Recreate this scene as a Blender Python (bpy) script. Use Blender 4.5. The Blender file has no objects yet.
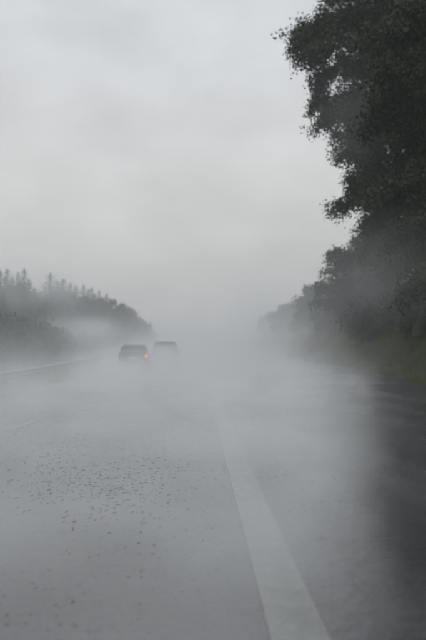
import bpy, bmesh, math, random
import numpy as np
from mathutils import Vector, Matrix, Quaternion

rnd = random.Random(7)
rng = np.random.default_rng(7)
sc = bpy.context.scene
C = sc.collection

# ------------------------------------------------------------------ camera
F_PX, IMG_W, IMG_H = 622.0, 426.0, 640.0
CAM_H = 1.32
PITCH = math.atan((362 - 320) / F_PX)
YAW = math.atan((213 - 200) / F_PX)
cam_data = bpy.data.cameras.new('camera')
cam = bpy.data.objects.new('camera', cam_data)
C.objects.link(cam)
cam.location = (0, 0, CAM_H)
cam.rotation_euler = (math.pi / 2 + PITCH, 0, -YAW)
cam_data.sensor_fit = 'VERTICAL'
cam_data.sensor_height = 36.0
cam_data.lens = 36.0 * F_PX / IMG_H
cam_data.clip_start = 0.05
cam_data.clip_end = 5000
cam_data.dof.use_dof = True          # near the glass, wide open: the far trees go soft
cam_data.dof.focus_distance = 8.0
cam_data.dof.aperture_fstop = 1.1
sc.camera = cam
CAM_M = Matrix.Rotation(-YAW, 3, 'Z') @ Matrix.Rotation(math.pi / 2 + PITCH, 3, 'X')


def at_depth(px, py, y):
    """point seen at photograph pixel (px, py), y metres down the road"""
    d = CAM_M @ Vector(((px - 213) / F_PX, -(py - 320) / F_PX, -1.0))
    t = y / d.y
    return Vector((d.x * t, y, CAM_H + d.z * t))


# ------------------------------------------------------------------ sky
SUN_EL, SUN_ROT = math.radians(52), math.radians(200)
w = bpy.data.worlds.new('World')
sc.world = w
w.use_nodes = True
wn, wl = w.node_tree.nodes, w.node_tree.links
wn.clear()
w_out = wn.new('ShaderNodeOutputWorld')
w_bg = wn.new('ShaderNodeBackground')
w_bg.inputs['Strength'].default_value = 0.1
sky = wn.new('ShaderNodeTexSky')
sky.sky_type = 'NISHITA'
sky.sun_disc = False
sky.sun_elevation = SUN_EL
sky.sun_rotation = SUN_ROT
sky.air_density = 1.0
sky.dust_density = 4.0
hs = wn.new('ShaderNodeHueSaturation')
hs.inputs['Saturation'].default_value = 0.25
wl.new(sky.outputs[0], hs.inputs['Color'])
# the overcast deck: brighter towards the zenith, faint cloud mottling
tc = wn.new('ShaderNodeTexCoord')
sep = wn.new('ShaderNodeSeparateXYZ')
wl.new(tc.outputs['Generated'], sep.inputs[0])
ramp = wn.new('ShaderNodeValToRGB')
cr = ramp.color_ramp
cr.elements[0].position, cr.elements[0].color = 0.0, (0.515, 0.513, 0.503, 1)
cr.elements[1].position, cr.elements[1].color = 1.0, (0.86, 0.89, 0.93, 1)
e = cr.elements.new(0.28); e.color = (0.64, 0.645, 0.642, 1)
e = cr.elements.new(0.52); e.color = (0.67, 0.695, 0.725, 1)
wl.new(sep.outputs['Z'], ramp.inputs[0])
mp = wn.new('ShaderNodeMapping')
mp.inputs['Scale'].default_value = (1.0, 1.0, 1.9)
wl.new(tc.outputs['Generated'], mp.inputs[0])
cn = wn.new('ShaderNodeTexNoise')
cn.inputs['Scale'].default_value = 5.5
cn.inputs['Detail'].default_value = 5.0
cn.inputs['Roughness'].default_value = 0.5
wl.new(mp.outputs[0], cn.inputs['Vector'])
cm = wn.new('ShaderNodeMapRange')
cm.inputs['From Min'].default_value = 0.3
cm.inputs['From Max'].default_value = 0.7
cm.inputs['To Min'].default_value = 9.85
cm.inputs['To Max'].default_value = 11.65
wl.new(cn.outputs['Fac'], cm.inputs['Value'])
vm = wn.new('ShaderNodeVectorMath'); vm.operation = 'SCALE'
wl.new(ramp.outputs[0], vm.inputs[0]); wl.new(cm.outputs[0], vm.inputs['Scale'])
mx = wn.new('ShaderNodeMixRGB')
mx.inputs[0].default_value = 0.93
wl.new(hs.outputs[0], mx.inputs[1]); wl.new(vm.outputs[0], mx.inputs[2])
wl.new(mx.outputs[0], w_bg.inputs['Color'])
wl.new(w_bg.outputs[0], w_out.inputs['Surface'])

sd = bpy.data.lights.new('sun', 'SUN')
sd.energy = 0.5
sd.angle = math.radians(30)
sd.color = (1.0, 0.97, 0.93)
sun = bpy.data.objects.new('sun', sd)
C.objects.link(sun)
sun.rotation_euler = (math.pi / 2 - SUN_EL, 0, math.pi - SUN_ROT)

sc.view_settings.view_transform = 'Standard'
sc.view_settings.look = 'None'
sc.view_settings.exposure = 0.0
sc.view_settings.gamma = 1.0
sc.render.engine = 'CYCLES'
cy = sc.cycles
cy.use_denoising = True
try:
    cy.denoiser = 'OPENIMAGEDENOISE'
except Exception:
    pass
cy.use_adaptive_sampling = True
cy.adaptive_threshold = 0.02
cy.max_bounces = 6
cy.diffuse_bounces = 2
cy.glossy_bounces = 2
cy.transmission_bounces = 3
cy.volume_bounces = 3
cy.volume_step_rate = 1.0
cy.volume_max_steps = 128
cy.caustics_reflective = False
cy.caustics_refractive = False


# ------------------------------------------------------------------ helpers
def tag(o, label=None, cat=None, group=None, kind=None):
    if label: o['label'] = label
    if cat: o['category'] = cat
    if group: o['group'] = group
    if kind: o['kind'] = kind
    return o


def link(name, me, mat=None, parent=None):
    o = bpy.data.objects.new(name, me)
    C.objects.link(o)
    if mat is not None and me is not None and not me.materials:
        me.materials.append(mat)
    if parent is not None:
        o.parent = parent
    return o


def from_bm(name, bm, mat, parent=None, smooth=True):
    bmesh.ops.recalc_face_normals(bm, faces=bm.faces[:])
    me = bpy.data.meshes.new(name)
    bm.to_mesh(me); bm.free()
    if smooth:
        for p in me.polygons: p.use_smooth = True
    return link(name, me, mat, parent)


def from_arrays(name, verts, faces, mat, parent=None, smooth=False):
    """verts (n,3), faces (m,k) arrays"""
    verts = np.asarray(verts, np.float32); faces = np.asarray(faces, np.int32)
    me = bpy.data.meshes.new(name)
    me.vertices.add(len(verts)); me.vertices.foreach_set('co', verts.ravel())
    m, k = faces.shape
    me.loops.add(m * k); me.loops.foreach_set('vertex_index', faces.ravel())
    me.polygons.add(m)
    me.polygons.foreach_set('loop_start', np.arange(m, dtype=np.int32) * k)
    if smooth:
        me.polygons.foreach_set('use_smooth', np.ones(m, dtype=bool))
    me.update(calc_edges=True); me.validate()
    return link(name, me, mat, parent)


def empty(name, loc, rz=0.0):
    o = bpy.data.objects.new(name, None)
    C.objects.link(o)
    o.location = loc
    o.rotation_euler = (0, 0, rz)
    o.empty_display_size = 0.3
    return o


def children_of(o):
    return [c for c in C.objects if c.parent is o]


def copy_tree(o, parent=None):
    c = o.copy(); C.objects.link(c)
    if parent is not None: c.parent = parent
    for ch in children_of(o): copy_tree(ch, c)
    return c


def box(bm, cx, cy_, cz, sx, sy, sz, bevel=0.0, rz=0.0):
    r = bmesh.ops.create_cube(bm, size=1.0)
    vs = r['verts']
    for v in vs: v.co = Vector((v.co.x * sx, v.co.y * sy, v.co.z * sz))
    if bevel:
        es = list({e_ for v in vs for e_ in v.link_edges})
        rr = bmesh.ops.bevel(bm, geom=es, offset=bevel, segments=2, affect='EDGES', profile=0.6)
        vs = list({v for f in rr['faces'] for v in f.verts} | {v for v in vs if v.is_valid})
    M = Matrix.Translation((cx, cy_, cz)) @ Matrix.Rotation(rz, 4, 'Z')
    bmesh.ops.transform(bm, matrix=M, verts=vs)
    return vs


def tube_arrays(pts, radii, n=7):
    pts = [Vector(p) for p in pts]
    V, Fc = [], []
    for i, p in enumerate(pts):
        d = (pts[min(i + 1, len(pts) - 1)] - pts[max(i - 1, 0)]).normalized()
        a = d.orthogonal().normalized() if abs(d.z) > 0.95 else d.cross(Vector((0, 0, 1))).normalized()
        b = d.cross(a)
        for k in range(n):
            t = 2 * math.pi * k / n
            V.append(p + (a * math.cos(t) + b * math.sin(t)) * radii[i])
    for i in range(len(pts) - 1):
        for k in range(n):
            Fc.append((i * n + k, i * n + (k + 1) % n, (i + 1) * n + (k + 1) % n, (i + 1) * n + k))
    return V, Fc


class Tubes:
    def __init__(s): s.V, s.F = [], []
    def add(s, pts, radii, n=6):
        v, f = tube_arrays(pts, radii, n); o = len(s.V)
        s.V += v; s.F += [tuple(i + o for i in q) for q in f]
    def build(s, name, mat, parent):
        return from_arrays(name, np.array([tuple(v) for v in s.V]), np.array(s.F), mat, parent, True)


# ------------------------------------------------------------------ materials
def mat(name, col, rough=0.6, metal=0.0, spec=0.5, ior=1.45, emis=None, estr=0.0,
        var=0.0, vscale=3.0, bump=0.0, bscale=20.0, col2=None, trans=0.0):
    m = bpy.data.materials.new(name)
    m.use_nodes = True
    nt = m.node_tree; p = nt.nodes['Principled BSDF']
    p.inputs['Base Color'].default_value = (*col, 1)
    p.inputs['Roughness'].default_value = rough
    p.inputs['Metallic'].default_value = metal
    p.inputs['Specular IOR Level'].default_value = spec
    p.inputs['IOR'].default_value = ior
    if emis:
        p.inputs['Emission Color'].default_value = (*emis, 1)
        p.inputs['Emission Strength'].default_value = estr
    if trans:
        p.inputs['Transmission Weight'].default_value = trans
    if var or bump:
        t = nt.nodes.new('ShaderNodeTexCoord')
        n = nt.nodes.new('ShaderNodeTexNoise')
        n.inputs['Scale'].default_value = vscale
        n.inputs['Detail'].default_value = 6
        nt.links.new(t.outputs['Object'], n.inputs['Vector'])
        if var:
            r = nt.nodes.new('ShaderNodeValToRGB')
            r.color_ramp.elements[0].position = 0.32
            r.color_ramp.elements[1].position = 0.7
            c2 = col2 or tuple(min(1, c * (1 + var)) for c in col)
            c1 = tuple(c * (1 - var) for c in col)
            r.color_ramp.elements[0].color = (*c1, 1)
            r.color_ramp.elements[1].color = (*c2, 1)
            nt.links.new(n.outputs['Fac'], r.inputs[0])
            nt.links.new(r.outputs[0], p.inputs['Base Color'])
        if bump:
            n2 = nt.nodes.new('ShaderNodeTexNoise')
            n2.inputs['Scale'].default_value = bscale
            n2.inputs['Detail'].default_value = 4
            nt.links.new(t.outputs['Object'], n2.inputs['Vector'])
            b = nt.nodes.new('ShaderNodeBump')
            b.inputs['Strength'].default_value = bump
            b.inputs['Distance'].default_value = 0.02
            nt.links.new(n2.outputs['Fac'], b.inputs['Height'])
            nt.links.new(b.outputs[0], p.inputs['Normal'])
    return m


def wet_road_material(name, base, base2, ior, rough_lo, rough_hi, bump=0.26, wear=0.0):
    m = bpy.data.materials.new(name)
    m.use_nodes = True
    nt = m.node_tree; p = nt.nodes['Principled BSDF']; N, L = nt.nodes, nt.links
    t = N.new('ShaderNodeTexCoord')
    # broad bands of deeper water, drawn out along the road
    mp_ = N.new('ShaderNodeMapping'); mp_.inputs['Scale'].default_value = (1.0, 0.28, 1.0)
    L.new(t.outputs['Object'], mp_.inputs[0])
    n1 = N.new('ShaderNodeTexNoise'); n1.inputs['Scale'].default_value = 0.9; n1.inputs['Detail'].default_value = 5
    L.new(mp_.outputs[0], n1.inputs['Vector'])
    r = N.new('ShaderNodeMapRange')
    r.inputs['From Min'].default_value = .35; r.inputs['From Max'].default_value = .65
    r.inputs['To Min'].default_value = rough_lo; r.inputs['To Max'].default_value = rough_hi
    L.new(n1.outputs['Fac'], r.inputs['Value']); L.new(r.outputs[0], p.inputs['Roughness'])
    # aggregate
    n2 = N.new('ShaderNodeTexNoise'); n2.inputs['Scale'].default_value = 38; n2.inputs['Detail'].default_value = 3
    n2.inputs['Roughness'].default_value = 0.7
    L.new(t.outputs['Object'], n2.inputs['Vector'])
    cr_ = N.new('ShaderNodeValToRGB')
    cr_.color_ramp.elements[0].position = .36; cr_.color_ramp.elements[0].color = (*base, 1)
    cr_.color_ramp.elements[1].position = .68; cr_.color_ramp.elements[1].color = (*base2, 1)
    L.new(n2.outputs['Fac'], cr_.inputs[0]); L.new(cr_.outputs[0], p.inputs['Base Color'])
    if wear:
        n5 = N.new('ShaderNodeTexNoise'); n5.inputs['Scale'].default_value = 4.5; n5.inputs['Detail'].default_value = 8
        n5.inputs['Roughness'].default_value = 0.75
        L.new(t.outputs['Object'], n5.inputs['Vector'])
        wr = N.new('ShaderNodeMapRange'); wr.inputs['From Min'].default_value = .42; wr.inputs['From Max'].default_value = .62
        L.new(n5.outputs['Fac'], wr.inputs['Value'])
        wm = N.new('ShaderNodeMixRGB'); wm.inputs[2].default_value = (.06, .063, .066, 1)
        wf = N.new('ShaderNodeMath'); wf.operation = 'MULTIPLY'; wf.inputs[1].default_value = wear
        L.new(wr.outputs[0], wf.inputs[0]); L.new(wf.outputs[0], wm.inputs[0])
        L.new(cr_.outputs[0], wm.inputs[1]); L.new(wm.outputs[0], p.inputs['Base Color'])
    p.inputs['IOR'].default_value = ior
    # wind ripples and rain rings on the water film
    mp2 = N.new('ShaderNodeMapping'); mp2.inputs['Scale'].default_value = (0.55, 1.0, 1.0)
    L.new(t.outputs['Object'], mp2.inputs[0])
    n3 = N.new('ShaderNodeTexNoise'); n3.inputs['Scale'].default_value = 7; n3.inputs['Detail'].default_value = 5
    n3.inputs['Roughness'].default_value = 0.62
    L.new(mp2.outputs[0], n3.inputs['Vector'])
    n4 = N.new('ShaderNodeTexNoise'); n4.inputs['Scale'].default_value = 26; n4.inputs['Detail'].default_value = 3
    n4.inputs['Roughness'].default_value = 0.7
    L.new(mp2.outputs[0], n4.inputs['Vector'])
    ad = N.new('ShaderNodeMath'); ad.operation = 'MULTIPLY_ADD'; ad.inputs[1].default_value = 0.35
    L.new(n4.outputs['Fac'], ad.inputs[0]); L.new(n3.outputs['Fac'], ad.inputs[2])
    b = N.new('ShaderNodeBump'); b.inputs['Strength'].default_value = bump; b.inputs['Distance'].default_value = 0.04
    L.new(ad.outputs[0], b.inputs['Height']); L.new(b.outputs[0], p.inputs['Normal'])
    return m


M = {}
M['road'] = wet_road_material('wet_asphalt', (.024, .026, .029), (.054, .057, .062), 2.3, 0.16, 0.34)
M['paint'] = wet_road_material('wet_line_paint', (.12, .125, .125), (.21, .215, .21), 2.2, 0.2, 0.36, wear=0.65)
M['soil'] = mat('wet_turf_soil', (.030, .036, .016), 0.9, var=0.5, vscale=0.7, bump=0.6, bscale=3.0)
M['grass'] = mat('wet_grass', (.090, .132, .010), 0.6, spec=0.3, var=0.45, vscale=0.25)
M['leaf'] = mat('birch_leaf', (.036, .052, .030), 0.6, spec=0.15, var=0.4, vscale=0.5)
M['leaf2'] = mat('alder_leaf', (.046, .058, .042), 0.55, spec=0.3, var=0.4, vscale=0.4)
M['needle'] = mat('spruce_needle', (.036, .050, .040), 0.7, spec=0.2, var=0.35, vscale=0.5)
M['bark'] = mat('wet_bark', (.055, .050, .045), 0.75, var=0.5, vscale=5, bump=0.6, bscale=9)
M['steel'] = mat('galvanised_steel', (.28, .29, .30), 0.5, metal=0.6, var=0.2, vscale=2.0)
M['black_paint'] = mat('black_car_paint', (.012, .013, .015), 0.22, spec=0.6, var=0.2, vscale=2)
M['grey_paint'] = mat('dark_grey_car_paint', (.030, .032, .036), 0.28, spec=0.6, var=0.2, vscale=2)
M['glass'] = mat('tinted_glass', (.010, .012, .013), 0.06, spec=0.6, var=0.1, vscale=1)
M['rubber'] = mat('tyre_rubber', (.018, .018, .018), 0.8, bump=0.3, bscale=40)
M['trim'] = mat('black_plastic', (.02, .02, .02), 0.6, bump=0.2, bscale=60)
M['rim'] = mat('alloy_rim', (.45, .46, .47), 0.35, metal=0.9, var=0.1)
M['plate'] = mat('plate_white', (.6, .6, .58), 0.5, var=0.08, vscale=8)
M['lamp_lit'] = mat('lit_tail_lamp', (.5, .02, .02), 0.3, emis=(1.0, .11, .05), estr=2.4)
M['lamp_off'] = mat('unlit_tail_lamp', (.16, .012, .012), 0.25, var=0.1)
M['fleck'] = mat('dark_speck', (.010, .010, .011), 0.6, spec=0.15, var=0.4, vscale=4)


# ------------------------------------------------------------------ the lie of the land
def softplus(v, k):
    return k * np.log1p(np.exp(np.clip(v / k, -40, 40)))


def road_z(y):
    y = np.asarray(y, float)
    return 0.036 * (softplus(y - 15, 5.0) - softplus(y - 215, 12.0))


def smooth(a, b, v):
    t = np.clip((np.asarray(v, float) - a) / (b - a), 0, 1)
    return t * t * (3 - 2 * t)


ROAD_L, ROAD_R = -6.1, 9.7
OPP_L, OPP_R = -20.0, -9.4


def bank_z(x, y):
    x = np.asarray(x, float); y = np.asarray(y, float)
    wob = 0.25 * np.sin(y * .11 + 1.0) + 0.15 * np.sin(y * .31 + x * .2)
    right = 2.4 * smooth(9.8, 13.6, x) + np.clip(x - 13.6, 0, 60) * 0.09 + wob * smooth(10, 16, x)
    left = 3.0 * smooth(-21.5, -31, x) * 1.0 + np.clip(-31 - x, 0, 80) * 0.10 + wob * smooth(-22, -28, x)
    left = np.where(x < -21.5, 3.0 * (1 - smooth(-31, -21.5, x)) + np.clip(-31 - x, 0, 80) * 0.10
                    + wob * (1 - smooth(-28, -22, x)), 0)
    return np.where(x > 0, right, left)


def ground_z(x, y):
    return float(road_z(y) + bank_z(x, y))


def sheet(name, xs, ys, zfun, m, parent=None):
    X, Y = np.meshgrid(xs, ys)
    Z = zfun(X, Y)
    V = np.stack([X, Y, Z], -1).reshape(-1, 3)
    nx, ny = len(xs), len(ys)
    i = np.arange(ny - 1)[:, None] * nx + np.arange(nx - 1)[None, :]
    i = i.ravel()
    F = np.stack([i, i + 1, i + 1 + nx, i + nx], -1)
    return from_arrays(name, V, F, m, parent, True)


ys_fine = np.concatenate([np.arange(-60, 0, 6), np.arange(0, 60, 1.0), np.arange(60, 260, 4.0), np.arange(260, 701, 40)])
ys_road = ys_fine
xs_ter = np.concatenate([[-400, -250, -160, -110], np.arange(-80, -6, 1.0), np.arange(-6, 60, 1.0), [70, 90, 130, 200, 300, 400]])
o = sheet('ground', xs_ter, ys_fine, lambda X, Y: road_z(Y) + bank_z(X, Y) - 0.05, M['soil'])
tag(o, kind='structure')
o = sheet('road', np.linspace(ROAD_L, ROAD_R, 12), ys_road, lambda X, Y: road_z(Y) + 0 * X, M['road'])
tag(o, kind='structure')
o = sheet('opposite_road', np.linspace(OPP_L, OPP_R, 8), ys_road, lambda X, Y: road_z(Y) + 0 * X, M['road'])
tag(o, kind='structure')


def strip(name, x0, x1, y0, y1, label):
    n = max(2, int((y1 - y0) / 1.0) + 1) if y1 < 80 else 90
    o = sheet(name, np.array([x0, x1]), np.linspace(y0, y1, n), lambda X, Y: road_z(Y) + 0.005 + 0 * X, M['paint'])
    return tag(o, kind='structure')


LINE_X = 0.475
strip('lane_line', LINE_X - .14, LINE_X + .14, -40, 230, '')
strip('edge_line', ROAD_L + .35, ROAD_L + .5, -40, 230, '')
y = -16.6
while y < 220:
    strip('lane_dash', -3.52, -3.40, y, y + 6, '')
    y += 14

# ------------------------------------------------------------------ grass
def grass_patch(name, label, spots, hmin, hmax, wid, seed, mat_):
    """spots: (n,2) positions; one bent blade (two quads) each"""
    g = np.random.default_rng(seed)
    n = len(spots)
    x, yv = spots[:, 0], spots[:, 1]
    z = road_z(yv) + bank_z(x, yv) - .06
    h = g.uniform(hmin, hmax, n) * (0.6 + 0.8 * g.random(n) ** 2)
    a = g.uniform(0, 2 * np.pi, n)
    lean = g.uniform(.1, .75, n) * h
    la = g.uniform(0, 2 * np.pi, n)
    wv = wid * g.uniform(.6, 1.4, n)
    dx, dy = np.cos(a) * wv, np.sin(a) * wv
    lx, ly = np.cos(la) * lean, np.sin(la) * lean
    P = np.zeros((n, 6, 3))
    P[:, 0] = np.stack([x - dx, yv - dy, z], -1)
    P[:, 1] = np.stack([x + dx, yv + dy, z], -1)
    P[:, 2] = np.stack([x + dx * .7 + lx * .35, yv + dy * .7 + ly * .35, z + h * .6], -1)
    P[:, 3] = np.stack([x - dx * .7 + lx * .35, yv - dy * .7 + ly * .35, z + h * .6], -1)
    P[:, 4] = np.stack([x + dx * .12 + lx, yv + dy * .12 + ly, z + h], -1)
    P[:, 5] = np.stack([x - dx * .12 + lx, yv - dy * .12 + ly, z + h], -1)
    b = (np.arange(n) * 6)[:, None]
    F = np.concatenate([b + np.array([[0, 1, 2, 3]]), b + np.array([[3, 2, 4, 5]])])
    o = from_arrays(name, P.reshape(-1, 3), F, mat_)
    return tag(o, label, 'grass', kind='stuff')


def scatter(n, x0, x1, y0, y1, seed, p=1.7):
    g = np.random.default_rng(seed)
    xs = g.uniform(x0, x1, n)
    ysv = y0 + (y1 - y0) * g.random(n) ** p
    # clumping
    keep = (np.sin(xs * 2.1 + np.sin(ysv * .9)) + np.sin(ysv * 1.7 + xs) + g.normal(0, 1.1, n)) > -1.1
    return np.stack([xs, ysv], -1)[keep]


grass_patch('grass', 'dark wet grass on the bank beside the right edge of the road',
            scatter(60000, 9.8, 17, 6, 130, 11), .10, .34, .012, 1, M['grass'])
grass_patch('tall_grass', 'tall ragged grass along the crest of the right bank',
            scatter(9000, 12.5, 16.5, 14, 140, 12, 1.2), .4, .95, .014, 2, M['grass'])
grass_patch('median_grass', 'rough wet grass in the median behind the guard rail',
            scatter(14000, -9.3, -6.25, 6, 120, 13), .08, .26, .012, 3, M['grass'])
grass_patch('bank_grass', 'misted grass on the left bank below the spruces',
            scatter(20000, -34, -20.2, 25, 200, 14, 1.2), .2, .6, .03, 4, M['grass'])


# ------------------------------------------------------------------ trees
def leaf_quads(P, size, g, droop=0.5):
    """diamond leaves centred at P (n,3)"""
    n = len(P)
    d = g.normal(0, 1, (n, 3)); d[:, 2] -= droop * 1.5
    d /= np.linalg.norm(d, axis=1, keepdims=True)
    r = g.normal(0, 1, (n, 3))
    s = np.cross(d, r); s /= np.linalg.norm(s, axis=1, keepdims=True) + 1e-9
    L = (size * g.uniform(.6, 1.35, n))[:, None]
    W = L * .38
    V = np.stack([P, P + d * L * .45 + s * W, P + d * L, P + d * L * .45 - s * W], 1)
    F = (np.arange(n) * 4)[:, None] + np.array([[0, 1, 2, 3]])
    return V.reshape(-1, 3), F


def broadleaf(name, label, base, height, radius, seed, n_limbs, leaf_mat, leaf_size, n_leaf, group, cat='tree',
              extra=(), low=0.12, density=1.0, lean=(0, 0), limb_parts=True, squash=1.0, spread=.45):
    g = np.random.default_rng(seed)
    bx, by = base; bz = ground_z(bx, by) - 0.1
    root = empty(name, (bx, by, bz))
    tag(root, label, cat, group)
    # trunk
    tp = []
    for i in range(9):
        t = i / 8
        tp.append(Vector((lean[0] * t * t + .25 * math.sin(t * 5 + seed) * t, lean[1] * t * t + .25 * math.cos(t * 4 + seed) * t, height * .93 * t)))
    r0 = .012 * height + .05
    T = Tubes(); T.add(tp, [r0 * (1 - .93 * (i / 8)) ** 0.9 + (.09 * r0 * 3 if i == 0 else 0) for i in range(9)], 9)
    T.build('trunk', M['bark'], root)

    def trunk_at(t):
        f = min(t, .999) * 8; i = int(f); return tp[i].lerp(tp[i + 1], f - i)

    segs = []      # (p, q, weight) twig segments carrying leaves
    limbs = []
    for i in range(n_limbs):
        t = low + (0.97 - low) * ((i + .5) / n_limbs) ** .9
        az = i * 2.39996 + g.uniform(-.3, .3)
        prof = math.sin(math.pi * min(1, (t - low) / (1 - low) * .80 + .22)) ** .75
        Lh = radius * prof * g.uniform(.72, 1.12)
        st = trunk_at(t * .96)
        rise = Lh * g.uniform(.15, .55) * squash
        en = st + Vector((math.cos(az) * Lh, math.sin(az) * Lh, rise))
        limbs.append((st, en, Lh, spread))
    for (ex, ey, ez, tt) in extra:     # limb tips given in world space
        st = trunk_at(tt); en = Vector((ex - bx, ey - by, ez - bz))
        limbs.append((st, en, (en - st).length, spread * .45))
    tip_all = Tubes()
    for (st, en, Lh, spr_) in limbs:
        mid = st.lerp(en, .5) + Vector((g.normal(0, .08 * Lh), g.normal(0, .08 * Lh), .10 * Lh))
        pts = []
        for k in range(6):
            t = k / 5
            pts.append(st * (1 - t) ** 2 + mid * 2 * t * (1 - t) + en * t * t)
        rb = max(.02, .016 * Lh + .012)
        TB = Tubes(); TB.add(pts, [rb * (1 - .85 * k / 5) for k in range(6)], 5)
        nsub = max(5, int(Lh * 2.6))
        dirL = (en - st).normalized()
        for k in range(nsub):
            t = .22 + .78 * (k + g.random()) / nsub
            f = min(t, .999) * 5; i0 = int(f); p = pts[i0].lerp(pts[i0 + 1], f - i0)
            rv = Vector(g.normal(0, 1, 3)); rv -= rv.dot(dirL) * dirL * .6
            sl = (spr_ * Lh * (1.05 - .72 * t) + .35) * g.uniform(.6, 1.2)
            dv = (rv.normalized() * .9 + dirL * .8); dv.z *= .6
            q = p + dv.normalized() * sl
            q.z -= .18 * sl
            segs.append((p, q, sl))
            TB.add([p, p.lerp(q, .5) + Vector((0, 0, .06 * sl)), q], [rb * .4 * (1 - .6 * t) + .004, rb * .25 * (1 - .6 * t) + .004, .004], 4)
        segs.append((pts[3], pts[5], Lh * .4))
        TB.build('limb', M['bark'], root) if limb_parts else None
    # leaves: little sprays hanging along every twig
    wts = np.array([s[2] for s in segs]) * g.uniform(.35, 1.5, len(segs)); wts /= wts.sum()
    cnt = g.multinomial(int(n_leaf * density), wts)
    pos = []
    for (p, q, sl), c in zip(segs, cnt):
        if c == 0: continue
        nsp = max(2, c // 16)
        tt = g.random(nsp) ** .75 * 1.05
        ctr = np.array(p)[None] * (1 - tt[:, None]) + np.array(q)[None] * tt[:, None]
        ctr += g.normal(0, .09 * sl + .06, (nsp, 3))
        idx = g.integers(0, nsp, c)
        off = g.normal(0, 1, (c, 3)) * np.array([.15, .15, .19]) * (.6 + leaf_size * 2.8)
        off[:, 2] -= np.abs(g.normal(0, .14, c))
        pos.append(ctr[idx] + off)
    P = np.concatenate(pos)
    V, Fq = leaf_quads(P, leaf_size, g)
    cr_o = from_arrays('crown', V, Fq, leaf_mat, root)
    cr_o['kind'] = 'stuff'
    return root


G_R = 'broadleaf trees overhanging the right bank'


def ex(px, py, y, t):
    p = at_depth(px, py, y); return (p.x, p.y, p.z, t)


D1 = 36.0
broadleaf('birch_tree', 'tallest dark birch whose leafy branch reaches furthest over the road', (12.9, D1), 27, 4.6, 3, 44, M['leaf'], .14, 210000, G_R,
          extra=[ex(296, 42, 35, .80), ex(303, 34, 35.5, .80), ex(306, 60, 34.5, .78), ex(322, 24, 36, .84), ex(316, 82, 35, .68), ex(315, 104, 36, .62), ex(322, 120, 35, .58), ex(334, 137, 35, .56),
                 ex(328, 0, 36, .88), ex(326, -60, 36, .95), ex(342, 157, 35, .5), ex(351, 180, 35.5, .46), ex(334, 207, 36, .34), ex(357, 198, 35, .42), ex(362, 227, 36, .30),
                 ex(366, 250, 35.5, .26), ex(372, 262, 34.5, .25), ex(390, 275, 34, .2)], low=.2)
broadleaf('birch_tree', 'dark dense tree rising out of the upper right corner, nearest the road', (13.4, 25.5), 25, 5.3, 21, 38, M['leaf'], .15, 170000, G_R,
          extra=[ex(368, 120, 25, .46), ex(364, 40, 25, .60), ex(360, -20, 25, .7), ex(378, 190, 25, .3), ex(390, 235, 25, .24), ex(404, 285, 24.5, .16), ex(376, 80, 24, .5)], low=.12)
broadleaf('birch_tree', 'dark tree behind the tallest one at the right edge of the picture', (17.5, 33), 24, 6.0, 33, 40, M['leaf'], .22, 100000, G_R, low=.02)
broadleaf('alder_tree', 'round grey tree in the mist just beyond the dark overhanging birch', (16.4, 58), 11.2, 4.4, 41, 30, M['leaf2'], .24, 34000, G_R,
          extra=[ex(348, 258, 57, .8), ex(331, 272, 57, .6), ex(317, 288, 57, .42), ex(314, 302, 57, .3)], low=.08)
broadleaf('alder_tree', 'taller misted tree half hidden behind the dark birch trunk', (18.6, 52), 15.5, 4.8, 43, 28, M['leaf2'], .24, 34000, G_R, low=.08)
broadleaf('alder_tree', 'low spreading grey tree on the crest left of the round one', (15.2, 78), 7.2, 2.7, 47, 22, M['leaf2'], .28, 16000, G_R, low=.06)
broadleaf('alder_tree', 'faint tree dissolving in mist, furthest but one along the right bank', (14.6, 104), 6.0, 2.2, 53, 20, M['leaf2'], .32, 11000, G_R, low=.06)
broadleaf('alder_tree', 'faintest small tree at the far end of the right bank', (14.8, 132), 5.0, 2.0, 59, 18, M['leaf2'], .36, 8000, G_R, low=.05)
# low bushes on the right crest
for k, (bx_, by_, h_, lb) in enumerate([
        (15.6, 40, 3.4, 'dark bush filling the gap under the overhanging birch'),
        (13.7, 36.5, 2.8, 'dark bush on the bank at the right edge, in front of a trunk'),
        (12.6, 46, 3.2, 'grey bush closing the gap below the dark overhanging birch'),
        (15.2, 50, 3.2, 'grey bush on the crest under the round misted tree'),
        (15.0, 68, 3.0, 'pale bush between the round tree and the low spreading tree'),
        (15.0, 90, 3.0, 'faint bush on the crest before the furthest two right trees')]):
    broadleaf('bush', lb, (bx_, by_), h_, 2.3, 70 + k, 16, M['leaf2'], .22, 7000, 'bushes along the right bank', cat='bush', low=.03, limb_parts=False)


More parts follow.
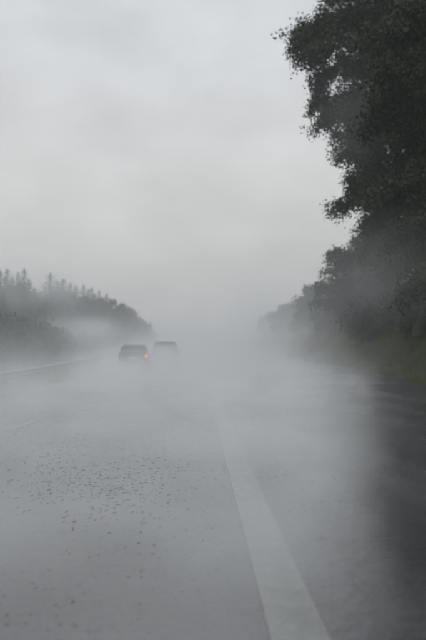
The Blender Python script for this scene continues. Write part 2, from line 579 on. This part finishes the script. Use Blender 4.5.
# spruces of the left bank: three of a kind, then copies
def spruce_proto(seed, h=10.0):
    g = np.random.default_rng(seed)
    root = empty('spruce_tree', (0, 0, 0))
    T = Tubes(); T.add([(0, 0, -.2), (.04, .02, h * .5), (0, 0, h)], [.17, .10, .012], 7)
    T.build('trunk', M['bark'], root)
    P0, P1, Wd = [], [], []
    nb_all = 330
    for i in range(nb_all):
        t = ((i + g.random()) / nb_all)
        z = h * (.03 + .955 * t)
        R = (3.0 * (1 - t) ** .72 + .04)
        a = i * 2.39996 + g.uniform(-.4, .4)
        L = R * g.uniform(.55, 1.12)
        st = np.array([0, 0, z]); en = np.array([math.cos(a) * L, math.sin(a) * L, z - L * .36 + .3 * t])
        nq = max(4, int(L * 9))
        for q in range(nq):
            s = (q + g.random()) / nq
            p = st + (en - st) * s
            p[2] += .12 * L * s * s
            P0.append(p)
            dv = np.array([math.cos(a) * .25 + g.normal(0, .2), math.sin(a) * .25 + g.normal(0, .2), -.25 + g.normal(0, .14)])
            side = g.choice([-1, 1]) * .4 * (1.1 - s)
            dv[0] += -math.sin(a) * side; dv[1] += math.cos(a) * side
            P1.append(p + dv * (.16 + .95 * (1 - t)))
    # top leader
    for q in range(12):
        p = np.array([0, 0, h * (.94 + .07 * q / 12)]); P0.append(p); P1.append(p + np.array([g.normal(0, .1), g.normal(0, .1), .12]))
    P0, P1 = np.array(P0), np.array(P1)
    d = P1 - P0; s = np.cross(d, g.normal(0, 1, d.shape)); s /= np.linalg.norm(s, axis=1, keepdims=True) + 1e-9
    wv = (.035 + .06 * (1 - P0[:, 2:3] / h)) * g.uniform(.7, 1.6, (len(d), 1))
    V = np.stack([P0 - s * wv * .5, P0 + d * .5 + s * wv, P1, P0 + d * .5 - s * wv], 1).reshape(-1, 3)
    F = (np.arange(len(d)) * 4)[:, None] + np.array([[0, 1, 2, 3]])
    c = from_arrays('crown', V, F, M['needle'], root); c['kind'] = 'stuff'
    return root


G_L = 'spruces along the left bank'
protos = [spruce_proto(101), spruce_proto(102), spruce_proto(103)]
used = [False] * 3


def spruce_at(px, ytop, d, label, i, fat=1.0):
    top = at_depth(px, ytop, d)
    gz = ground_z(top.x, d)
    s = max(.3, (top.z - gz) / 10.0)
    k = i % 3
    if used[k]: o_ = copy_tree(protos[k])
    else: o_ = protos[k]; used[k] = True
    o_.location = (top.x, d, gz)
    o_.rotation_euler = (rnd.uniform(-.035, .035), rnd.uniform(-.035, .035), i * 1.7)
    fat *= rnd.uniform(.8, 1.25)
    o_.scale = (s * fat, s * fat, s)
    tag(o_, label, 'spruce', G_L)


MASS = 'misted spruce merging into the grey tree mass on the left bank'
spr = [
    (2, 271, 66, 'spruce with a slim tip at the left edge of the picture'),
    (10, 270, 66, 'second spruce from the left edge, one of four close tips'),
    (18, 273, 67, 'third spruce from the left edge, in the cluster of four'),
    (24, 269, 67, 'tallest spruce of the left cluster, just before the misty gap'),
    (33, 288, 70, 'short spruce at the foot of the misty gap'),
    (52, 274, 88, 'thin pale spruce tip just past the misty gap'),
    (63, 279, 92, 'spruce with a broad pale tip right of the misty gap'),
    (81, 285, 102, 'spruce with a clear pointed tip in the middle of the left row'),
    (94, 288, 106, 'spruce with a sharp tip right of the middle of the left row'),
    (105, 294, 116, 'last pointed spruce before the rounded end of the left row'),
]
rest = [(6, 277, 64), (14, 277, 70), (28, 279, 66), (40, 292, 76), (46, 287, 86), (57, 281, 90), (69, 284, 96), (75, 286, 99), (87, 289, 103), (98, 291, 112), (-6, 274, 63),
        (-14, 268, 60), (-24, 262, 58), (21, 282, 62), (66, 294, 84), (84, 297, 94), (36, 300, 66), (52, 299, 76), (2, 292, 57), (108, 296, 120), (93, 294, 108), (61, 287, 95), (13, 290, 60)]
i = 0
for (px, yt, d, lb) in spr:
    spruce_at(px, yt, d, lb, i, 1.55); i += 1
for (px, yt, d) in rest:
    spruce_at(px, yt, d, MASS, i, 1.35); i += 1

G_B = 'rounded trees and bushes on the left bank'
lb_list = [
    (112, 293, 124, 3.6, 'rounded tree standing right of the last pointed spruce'),
    (122, 297, 132, 3.8, 'domed misted tree near the right end of the left row'),
    (131, 303, 146, 3.8, 'low domed tree sloping down at the right end of the left row'),
    (139, 315, 168, 3.6, 'last faint tree at the right end of the left row'),
    (146, 324, 196, 3.6, 'barely visible tree where the left row melts into mist'),
    (10, 318, 54, 3.2, 'darker bush on the bank below the leftmost spruces'),
    (30, 320, 60, 3.2, 'dark bush under the misty gap in the spruces'),
    (58, 316, 78, 3.4, 'dark patch of bush on the bank right of the misty gap'),
    (80, 314, 92, 3.6, 'bush in front of the middle spruces of the left row'),
    (98, 312, 104, 3.6, 'bush below the sharp tipped spruces'),
    (114, 314, 118, 3.6, 'bush below the rounded tree on the left bank'),
    (128, 320, 136, 3.6, 'faint bush below the domed trees'),
    (-8, 312, 50, 3.2, 'bush cut by the left edge of the picture'),
    (70, 286, 98, 3.6, 'rounded tree filling in behind the spruces right of the misty gap'),
    (87, 290, 108, 3.6, 'rounded tree behind the spruces in the middle of the left row'),
    (100, 292, 116, 3.6, 'rounded tree behind the last pointed spruces'),
    (6, 279, 70, 3.2, 'rounded tree behind the leftmost spruce tips'),
    (22, 280, 71, 3.0, 'rounded tree behind the four close spruce tips, near the misty gap'),
    (54, 284, 92, 3.2, 'rounded tree behind the thin pale spruce tip'),
]
for k, (px, yt, d, rad, lb) in enumerate(lb_list):
    top = at_depth(px, yt, d)
    h_ = max(2.2, top.z - ground_z(top.x, d))
    broadleaf('tree' if k < 5 or k > 12 else 'bush', lb, (top.x, d), h_, rad, 200 + k, 20, M['leaf2'], .34, 9000, G_B,
              cat='tree' if k < 5 or k > 12 else 'bush', low=.04, limb_parts=False, squash=.6)

# ------------------------------------------------------------------ guard rail in the median
RAIL_X = -6.55
rail = empty('guard_rail', (RAIL_X, 30, float(road_z(30))))
tag(rail, 'long steel guard rail on posts along the left edge of the road', 'guard rail')
# W profile swept along the road
prof = [(-.005, .44), (.03, .46), (.075, .50), (.075, .54), (.02, .575), (.02, .615), (.075, .65), (.075, .69), (.03, .73), (-.005, .75)]
prof2 = prof + [(x_ - .006, z_) for (x_, z_) in reversed(prof)]


def rail_section(y0, y1, n=5):
    yv = np.linspace(y0, y1, n); V, F = [], []; k = len(prof2)
    for y_ in yv:
        z0 = float(road_z(y_))
        for (x_, z_) in prof2: V.append((x_, y_ - 30, z0 + z_ - float(road_z(30))))
    for a in range(n - 1):
        for b in range(k):
            F.append((a * k + b, a * k + (b + 1) % k, (a + 1) * k + (b + 1) % k, (a + 1) * k + b))
    return from_arrays('rail_beam', V, F, M['steel'], rail)


for y0 in range(-8, 120, 4):
    rail_section(y0 - .01, y0 + 4.0)
bm = bmesh.new()
box(bm, 0, 0, .33, .10, .055, .80, .008)
box(bm, .035, 0, .595, .06, .05, .22, .006)
po = from_bm('post', bm, M['steel'], rail, False)
first = True
for k in range(0, 64):
    y_ = -8 + 2 * k + 1
    q = po if first else po.copy()
    if not first: C.objects.link(q)
    first = False
    q.location = (-.075, y_ - 30, float(road_z(y_)) - float(road_z(30)))


# ------------------------------------------------------------------ cars
def loft(bm, rings, cap=True):
    prev = None; first_r = None
    for r in rings:
        vs = [bm.verts.new(p) for p in r]
        if prev:
            n = len(vs)
            for k in range(n):
                bm.faces.new((prev[k], prev[(k + 1) % n], vs[(k + 1) % n], vs[k]))
        else: first_r = vs
        prev = vs
    if cap:
        bm.faces.new(list(reversed(first_r))); bm.faces.new(prev)


def make_car(name, label, loc, rz, paint, W=1.80, L=4.55, H=1.46, roof_flat=.5, lit=(False, True)):
    """car heading +Y, origin on the road below its middle"""
    root = empty(name, loc, rz)
    tag(root, label, 'car', 'dark cars ahead in the spray')
    hw, hl = W / 2, L / 2
    belt = .93 if H < 1.6 else 1.05
    # lower body: sections from tail to nose (y, half width, z bottom, z top)
    st = [(-hl, .80, .42, belt - .12), (-hl + .05, .90, .32, belt - .03), (-hl + .25, .97, .24, belt), (-hl + 1.0, 1.0, .22, belt), (0, 1.0, .22, belt - .01),
          (hl - 1.35, 1.0, .22, belt - .03), (hl - 1.0, .985, .22, belt - .07), (hl - .35, .95, .24, belt - .19), (hl - .08, .86, .30, belt - .30), (hl, .74, .40, belt - .38)]
    rings = []
    for (y_, f, zb, zt) in st:
        w_ = hw * f; zm = zb + (zt - zb) * .55
        half = [(w_ * .86, zb), (w_ * .97, zb + .10), (w_, zm), (w_ * .985, zt - .07), (w_ * .93, zt)]
        rings.append([(x_, y_, z_) for (x_, z_) in half] + [(-x_, y_, z_) for (x_, z_) in reversed(half)])
    bm = bmesh.new(); loft(bm, rings)
    # greenhouse
    gr = [(-hl + .12, .86, belt - .02, belt + .02), (-hl + .30, .86, belt - .02, H - .20), (-hl + .48, .86, belt - .02, H - .05), (-hl + .8, .87, belt - .02, H - .01), (-.2, .88, belt - .02, H),
          (.35, .88, belt - .02, H - .05), (hl - 1.45, .87, belt - .03, belt + .18), (hl - 1.15, .86, belt - .06, belt - .03)]
    rings = []
    for (y_, f, zb, zt) in gr:
        wb = hw * f; k = (zt - zb) / (H - belt); wt = wb * (1 - .17 * k)
        half = [(wb, zb), ((wb + wt) / 2 + .01, (zb + zt) / 2), (wt, zt - .06 * k), (wt * .84, zt - .012 * k), (wt * .4, zt + .012 * k)]
        rings.append([(x_, y_, z_) for (x_, z_) in half] + [(-x_, y_, z_) for (x_, z_) in reversed(half)])
    loft(bm, rings)
    from_bm('body', bm, paint, root)

    # glass, set a few millimetres proud of the greenhouse
    def panel(nm, quad, thick, m_):
        b_ = bmesh.new()
        q = [Vector(v) for v in quad]; n_ = (q[1] - q[0]).cross(q[3] - q[0]).normalized() * thick
        a_ = [b_.verts.new(v) for v in q]; c_ = [b_.verts.new(v + n_) for v in q]
        b_.faces.new(a_); b_.faces.new(c_)
        for k in range(4): b_.faces.new((a_[k], a_[(k + 1) % 4], c_[(k + 1) % 4], c_[k]))
        return from_bm(nm, b_, m_, root, False)
    wb = hw * .80; wt = hw * .66
    rw = panel('rear_window', [(-wb, -hl + .145, belt + .06), (wb, -hl + .145, belt + .06), (wt, -hl + .42, H - .10), (-wt, -hl + .42, H - .10)], .012, M['glass'])
    bmw = bmesh.new(); box(bmw, .05, -hl + .17, belt + .11, .5, .02, .025, .004); from_bm('wiper', bmw, M['trim'], rw, False)
    panel('windscreen', [(wb * .98, hl - 1.2, belt + .02), (-wb * .98, hl - 1.2, belt + .02), (-wt, .45, H - .08), (wt, .45, H - .08)], .012, M['glass'])
    for s in (-1, 1):
        for (ya, yb, yc, yd) in ((-hl + .42, -.55, -.55, -hl + .62), (-.45, .5, .40, -.45), (.56, hl - 1.55, .62, .46)):
            xb, xt = s * (hw * .885), s * (hw * .775)
            quad = [(xb, ya, belt + .04), (xb, yb, belt + .04), (xt, yc, H - .12), (xt, yd, H - .12)]
            if s < 0: quad = [quad[1], quad[0], quad[3], quad[2]]
            panel('side_window', quad, .015, M['glass'])
        # mirror
        b_ = bmesh.new(); box(b_, s * (hw + .09), hl - 1.55, belt + .06, .18, .11, .13, .03); from_bm('mirror', b_, paint, root)
        # tail lamp: tall cluster wrapping the corner
        b_ = bmesh.new(); box(b_, s * hw * .82, -hl + .03, belt - .10, .13, .13, .19, .03)
        on = lit[0] if s < 0 else lit[1]
        lo = from_bm('tail_light', b_, M['lamp_lit'] if on else M['lamp_off'], root)
        lo['label'] = 'glowing red rear light' if on else 'unlit red rear light'
        b_ = bmesh.new(); box(b_, s * hw * .70, hl - .10, belt - .37, .34, .16, .14, .03); from_bm('headlight', b_, M['plate'], root)
        for yw in (-hl + .80, hl - .88):
            b_ = bmesh.new()
            bmesh.ops.create_cone(b_, cap_ends=True, segments=28, radius1=.325, radius2=.325, depth=.21)
            bmesh.ops.bevel(b_, geom=[e_ for e_ in b_.edges if len(e_.link_faces) == 2 and e_.calc_face_angle(0) > 1], offset=.03, segments=2, affect='EDGES')
            bmesh.ops.transform(b_, matrix=Matrix.Translation((s * (hw - .10), yw, .325)) @ Matrix.Rotation(math.pi / 2, 4, 'Y'), verts=b_.verts[:])
            wh = from_bm('wheel', b_, M['rubber'], root)
            b_ = bmesh.new()
            bmesh.ops.create_cone(b_, cap_ends=True, segments=24, radius1=.21, radius2=.19, depth=.03)
            bmesh.ops.transform(b_, matrix=Matrix.Translation((s * (hw + .008), yw, .325)) @ Matrix.Rotation(math.pi / 2, 4, 'Y'), verts=b_.verts[:])
            from_bm('rim', b_, M['rim'], wh)
    b_ = bmesh.new(); box(b_, 0, -hl - .02, .44, W * .94, .16, .24, .05); from_bm('rear_bumper', b_, M['trim'], root)
    b_ = bmesh.new(); box(b_, 0, -hl - .01, .72, .52, .02, .115, .005); from_bm('number_plate', b_, M['plate'], root)
    b_ = bmesh.new(); box(b_, 0, hl - .03, .42, W * .9, .14, .22, .05); from_bm('front_bumper', b_, M['trim'], root)
    for s in (-1, 1):
        b_ = bmesh.new(); box(b_, s * hw * .62, -hl + 1.25, H + .025, .03, 1.5, .03, .008); from_bm('roof_rail', b_, M['trim'], root)
    return root


def road_point(px, d):
    p = at_depth(px, 362, d); return (p.x, d, float(road_z(d)))


make_car('estate_car', 'black estate car with one red rear light glowing, left of the other dark car',
         road_point(135.5, 38), math.radians(2.5), M['black_paint'], W=1.82, L=4.6, H=1.50)
make_car('sport_utility_car', 'smaller looking dark grey car ahead, right of the black estate car, fading into spray',
         road_point(165.3, 43), math.radians(3), M['grey_paint'], W=1.86, L=4.5, H=1.68, lit=(False, False))

# ------------------------------------------------------------------ dark flecks on the water film
def flecks():
    g = np.random.default_rng(5)
    V, F = [], []
    # zones: centre pixel, spread, count, size in metres
    zones = [(95, 455, 48, 20, 520, .024), (120, 485, 38, 18, 420, .022), (40, 470, 40, 22, 300, .021), (180, 440, 24, 16, 160, .024), (235, 470, 26, 22, 190, .017),
             (290, 470, 34, 24, 150, .016), (20, 590, 40, 36, 110, .010), (120, 580, 70, 40, 80, .008), (180, 530, 60, 26, 100, .012), (240, 585, 60, 35, 50, .008), (330, 560, 40, 50, 40, .008),
             (60, 440, 60, 12, 240, .028), (160, 415, 60, 10, 180, .028)]
    for (cx, cyp, sx, sy, n, size) in zones:
        for _ in range(n):
            px, py = g.normal(cx, sx), g.normal(cyp, sy)
            if not (385 < py < 660 and -40 < px < 380): continue
            d = F_PX * CAM_H / (py - 362)
            for _it in range(3): d = F_PX * (CAM_H - float(road_z(d))) / (py - 362)
            if d > 26 or d < 2: continue
            p = at_depth(px, py, d)
            s = 1.5 * size * g.uniform(.3, 1.0) * (1.7 if g.random() < .1 else 1)
            a = g.normal(0, .5); k = 7
            z = float(road_z(d)) + .001
            o_ = len(V)
            ea, eb = s * .5, s * .5 * g.uniform(.5, .95)
            for ring, rr, hh in ((0, 1.0, 0.0), (1, .6, .03 * s)):
                for t in range(k):
                    th = 2 * math.pi * t / k
                    jr = rr * g.uniform(.8, 1.2)
                    u, v_ = ea * math.cos(th) * jr, eb * math.sin(th) * jr
                    V.append((p.x + u * math.cos(a) - v_ * math.sin(a), d + u * math.sin(a) + v_ * math.cos(a), z + hh - (.001 if ring == 0 else 0) + .002))
            V.append((p.x, d, z + .035 * s))
            for t in range(k):
                F.append((o_ + t, o_ + (t + 1) % k, o_ + k + (t + 1) % k)); F.append((o_ + t, o_ + k + (t + 1) % k, o_ + k + t))
                F.append((o_ + k + t, o_ + k + (t + 1) % k, o_ + 2 * k))
    o_ = from_arrays('specks', V, F, M['fleck'], None, True)
    tag(o_, 'dark flecks scattered over the flooded lanes', 'specks', kind='stuff')


flecks()

# ------------------------------------------------------------------ air: even haze, and the spray hanging over the road
HAZE_DENSITY = 0.0014
bm = bmesh.new()
box(bm, 0, 320, 19.5, 840, 790, 42)
hz = from_bm('haze', bm, None, None, False)
mh = bpy.data.materials.new('haze_air'); mh.use_nodes = True
nt = mh.node_tree; nt.nodes.clear()
ou = nt.nodes.new('ShaderNodeOutputMaterial'); pv = nt.nodes.new('ShaderNodeVolumePrincipled')
pv.inputs['Color'].default_value = (.97, .975, .98, 1)
pv.inputs['Density'].default_value = HAZE_DENSITY
pv.inputs['Anisotropy'].default_value = 0.0
nt.links.new(pv.outputs[0], ou.inputs['Volume'])
hz.data.materials.append(mh)
tag(hz, 'grey rain haze filling the air over the road', 'haze', kind='stuff')

bm = bmesh.new()
SP = dict(x0=-36, x1=18, y0=.5, y1=260, z0=-.4, z1=17)
box(bm, (SP['x0'] + SP['x1']) / 2, (SP['y0'] + SP['y1']) / 2, (SP['z0'] + SP['z1']) / 2, SP['x1'] - SP['x0'], SP['y1'] - SP['y0'], SP['z1'] - SP['z0'])
sp = from_bm('road_spray', bm, None, None, False)
ms = bpy.data.materials.new('spray_mist'); ms.use_nodes = True
nt = ms.node_tree; N, L_ = nt.nodes, nt.links; N.clear()
ou = N.new('ShaderNodeOutputMaterial'); pv = N.new('ShaderNodeVolumePrincipled')
pv.inputs['Color'].default_value = (.965, .982, .995, 1)
pv.inputs['Anisotropy'].default_value = 0.0
geo = N.new('ShaderNodeNewGeometry')
sx = N.new('ShaderNodeSeparateXYZ'); L_.new(geo.outputs['Position'], sx.inputs[0])


def math_n(op, a, b=None, c=None, clamp=False):
    n = N.new('ShaderNodeMath'); n.operation = op; n.use_clamp = clamp
    for k, v in enumerate((a, b, c)):
        if v is None: continue
        if isinstance(v, (int, float)): n.inputs[k].default_value = v
        else: L_.new(v, n.inputs[k])
    return n.outputs[0]


def sstep(v, a, b, lo=0.0, hi=1.0):
    n = N.new('ShaderNodeMapRange'); n.interpolation_type = 'SMOOTHSTEP'
    n.inputs['From Min'].default_value = a; n.inputs['From Max'].default_value = b
    n.inputs['To Min'].default_value = lo; n.inputs['To Max'].default_value = hi
    L_.new(v, n.inputs['Value']); return n.outputs[0]


X_, Y_, Z_ = sx.outputs
# height above the road
up = math_n('MULTIPLY', math_n('MINIMUM', math_n('MAXIMUM', math_n('SUBTRACT', Y_, 15.0), 0.0), 200.0), 0.036)
hgt = math_n('MAXIMUM', math_n('SUBTRACT', Z_, up), 0.0)
film_layer = math_n('EXPONENT', math_n('MULTIPLY', hgt, -1 / 0.50))
low_layer = math_n('EXPONENT', math_n('MULTIPLY', hgt, -1 / 0.68))
high_layer = math_n('EXPONENT', math_n('MULTIPLY', hgt, -1 / 5.0))
# spray edge set along the sight line, added veil brightens the road left of it
film_edge = math_n('MINIMUM', math_n('MULTIPLY_ADD', Y_, 0.250, -0.03), 6.2)
soft = math_n('MINIMUM', math_n('MULTIPLY_ADD', Y_, 0.050, 0.05), 1.5)
nz2 = N.new('ShaderNodeTexNoise'); nz2.inputs['Scale'].default_value = .75; nz2.inputs['Detail'].default_value = 3
L_.new(geo.outputs['Position'], nz2.inputs['Vector'])
fx = math_n('ADD', math_n('DIVIDE', math_n('SUBTRACT', X_, film_edge), soft), math_n('MULTIPLY', math_n('SUBTRACT', nz2.outputs['Fac'], .5), 12.0))
gf = math_n('MULTIPLY', sstep(fx, -1, 1, 1, 0), sstep(X_, -8, -5, .04, 1))
gx = math_n('MULTIPLY', sstep(X_, 0.0, 5.0, 1, 0), sstep(X_, -7.5, -3.2, .05, 1))
gx2 = math_n('MAXIMUM', math_n('MULTIPLY', sstep(X_, 4, 12, 1, .08), sstep(X_, -16, -8, .8, 1)), math_n('MULTIPLY', math_n('ADD', sstep(Y_, 38, 62, 0, 2.2), sstep(Y_, 60, 85, 0, 2.0)), sstep(X_, 2, 8)))
yfilm = math_n('MULTIPLY', math_n('MULTIPLY', sstep(Y_, .4, 2.8), sstep(Y_, 3, 8, 1.6, 1)), sstep(Y_, 40, 120, 1, .5))  # thickened near the camera to brighten the foreground road
ylow = math_n('MULTIPLY', sstep(Y_, 4, 18), sstep(Y_, 60, 250, 1, .5))
yhigh = sstep(Y_, 32, 72)
nz = N.new('ShaderNodeTexNoise'); nz.inputs['Scale'].default_value = .17; nz.inputs['Detail'].default_value = 4
nz.inputs['Roughness'].default_value = 0.55
L_.new(geo.outputs['Position'], nz.inputs['Vector'])
nm = sstep(nz.outputs['Fac'], .34, .66, .12, 1.9)
nm2 = sstep(nz2.outputs['Fac'], .35, .66, .2, 1.85)


def wake(cx, y0, y1, wid, lo, hi):
    # spray thrown up behind one car's rear wheels
    q = math_n('DIVIDE', math_n('SUBTRACT', X_, cx), wid)
    a = math_n('EXPONENT', math_n('MULTIPLY', math_n('MULTIPLY', q, q), -1.0))
    b = math_n('MULTIPLY', sstep(Y_, y0 - 9, y0 - 1), sstep(Y_, y1 - 1.5, y1 + 1.5, 1, 0))
    return math_n('MULTIPLY', math_n('MULTIPLY', a, b), sstep(hgt, lo, hi, 1, 0))


FILM, LOW, HIGH, WAKE = 0.29, 0.105, 0.014, 0.32
dl = math_n('MULTIPLY', math_n('MULTIPLY', math_n('MULTIPLY', low_layer, gx), ylow), LOW)
dh = math_n('MULTIPLY', math_n('MULTIPLY', math_n('MULTIPLY', high_layer, gx2), yhigh), HIGH)
df = math_n('MULTIPLY', math_n('MULTIPLY', math_n('MULTIPLY', film_layer, gf), math_n('MULTIPLY', yfilm, nm2)), FILM)
dw = math_n('MULTIPLY', math_n('ADD', wake(-3.9, 35.5, 39.5, 1.7, .4, 1.1), wake(-2.4, 40.5, 44.5, 1.9, .85, 1.75)), math_n('MULTIPLY', nm2, WAKE))
dl = math_n('ADD', math_n('ADD', dl, df), dw)


def wisp(cx, cy_, cz, rx, ry, rz, dn):
    # one torn rag of mist, also used for added veils
    acc = None
    for v, c_, r_ in ((X_, cx, rx), (Y_, cy_, ry), (Z_, cz, rz)):
        q = math_n('DIVIDE', math_n('SUBTRACT', v, c_), r_); q = math_n('MULTIPLY', q, q)
        acc = q if acc is None else math_n('ADD', acc, q)
    return math_n('MULTIPLY', math_n('EXPONENT', math_n('MULTIPLY', acc, -1.0)), dn)


for wv_ in ((-15.0, 58, 7.9, 2.6, 6, 1.7, .17), (-10.4, 58, 3.9, 3.4, 6, .9, .09), (6.9, 26, 4.7, 1.8, 3.5, 1.5, .05), (6.9, 30, 12.6, 1.6, 3.5, 2.6, .018),  # right-hand ones are pale veils added over the trees for windscreen smears
            (11.2, 31, 4.4, 1.0, 2.0, .8, .07), (-16.5, 66, 5.2, 3.0, 5, .9, .08), (-14.5, 84, 6.0, 3.0, 6, 1.0, .07)):
    dl = math_n('ADD', dl, wisp(*wv_))
dens = math_n('MULTIPLY', math_n('ADD', dl, dh), nm)
# fade to nothing before the walls of the box
edge = math_n('MULTIPLY', math_n('MULTIPLY', sstep(X_, SP['x0'], SP['x0'] + 4), sstep(X_, SP['x1'] - 3, SP['x1'], 1, 0)),
              math_n('MULTIPLY', sstep(Y_, SP['y1'] - 30, SP['y1'], 1, 0), sstep(Z_, SP['z1'] - 3, SP['z1'], 1, 0)))
L_.new(math_n('MULTIPLY', dens, edge), pv.inputs['Density'])
L_.new(pv.outputs[0], ou.inputs['Volume'])
sp.data.materials.append(ms)
try:
    ms.cycles.volume_step_rate = 1.0
except Exception:
    pass
tag(sp, 'white tyre spray over the wet road, with added pale veils', 'spray', kind='stuff')
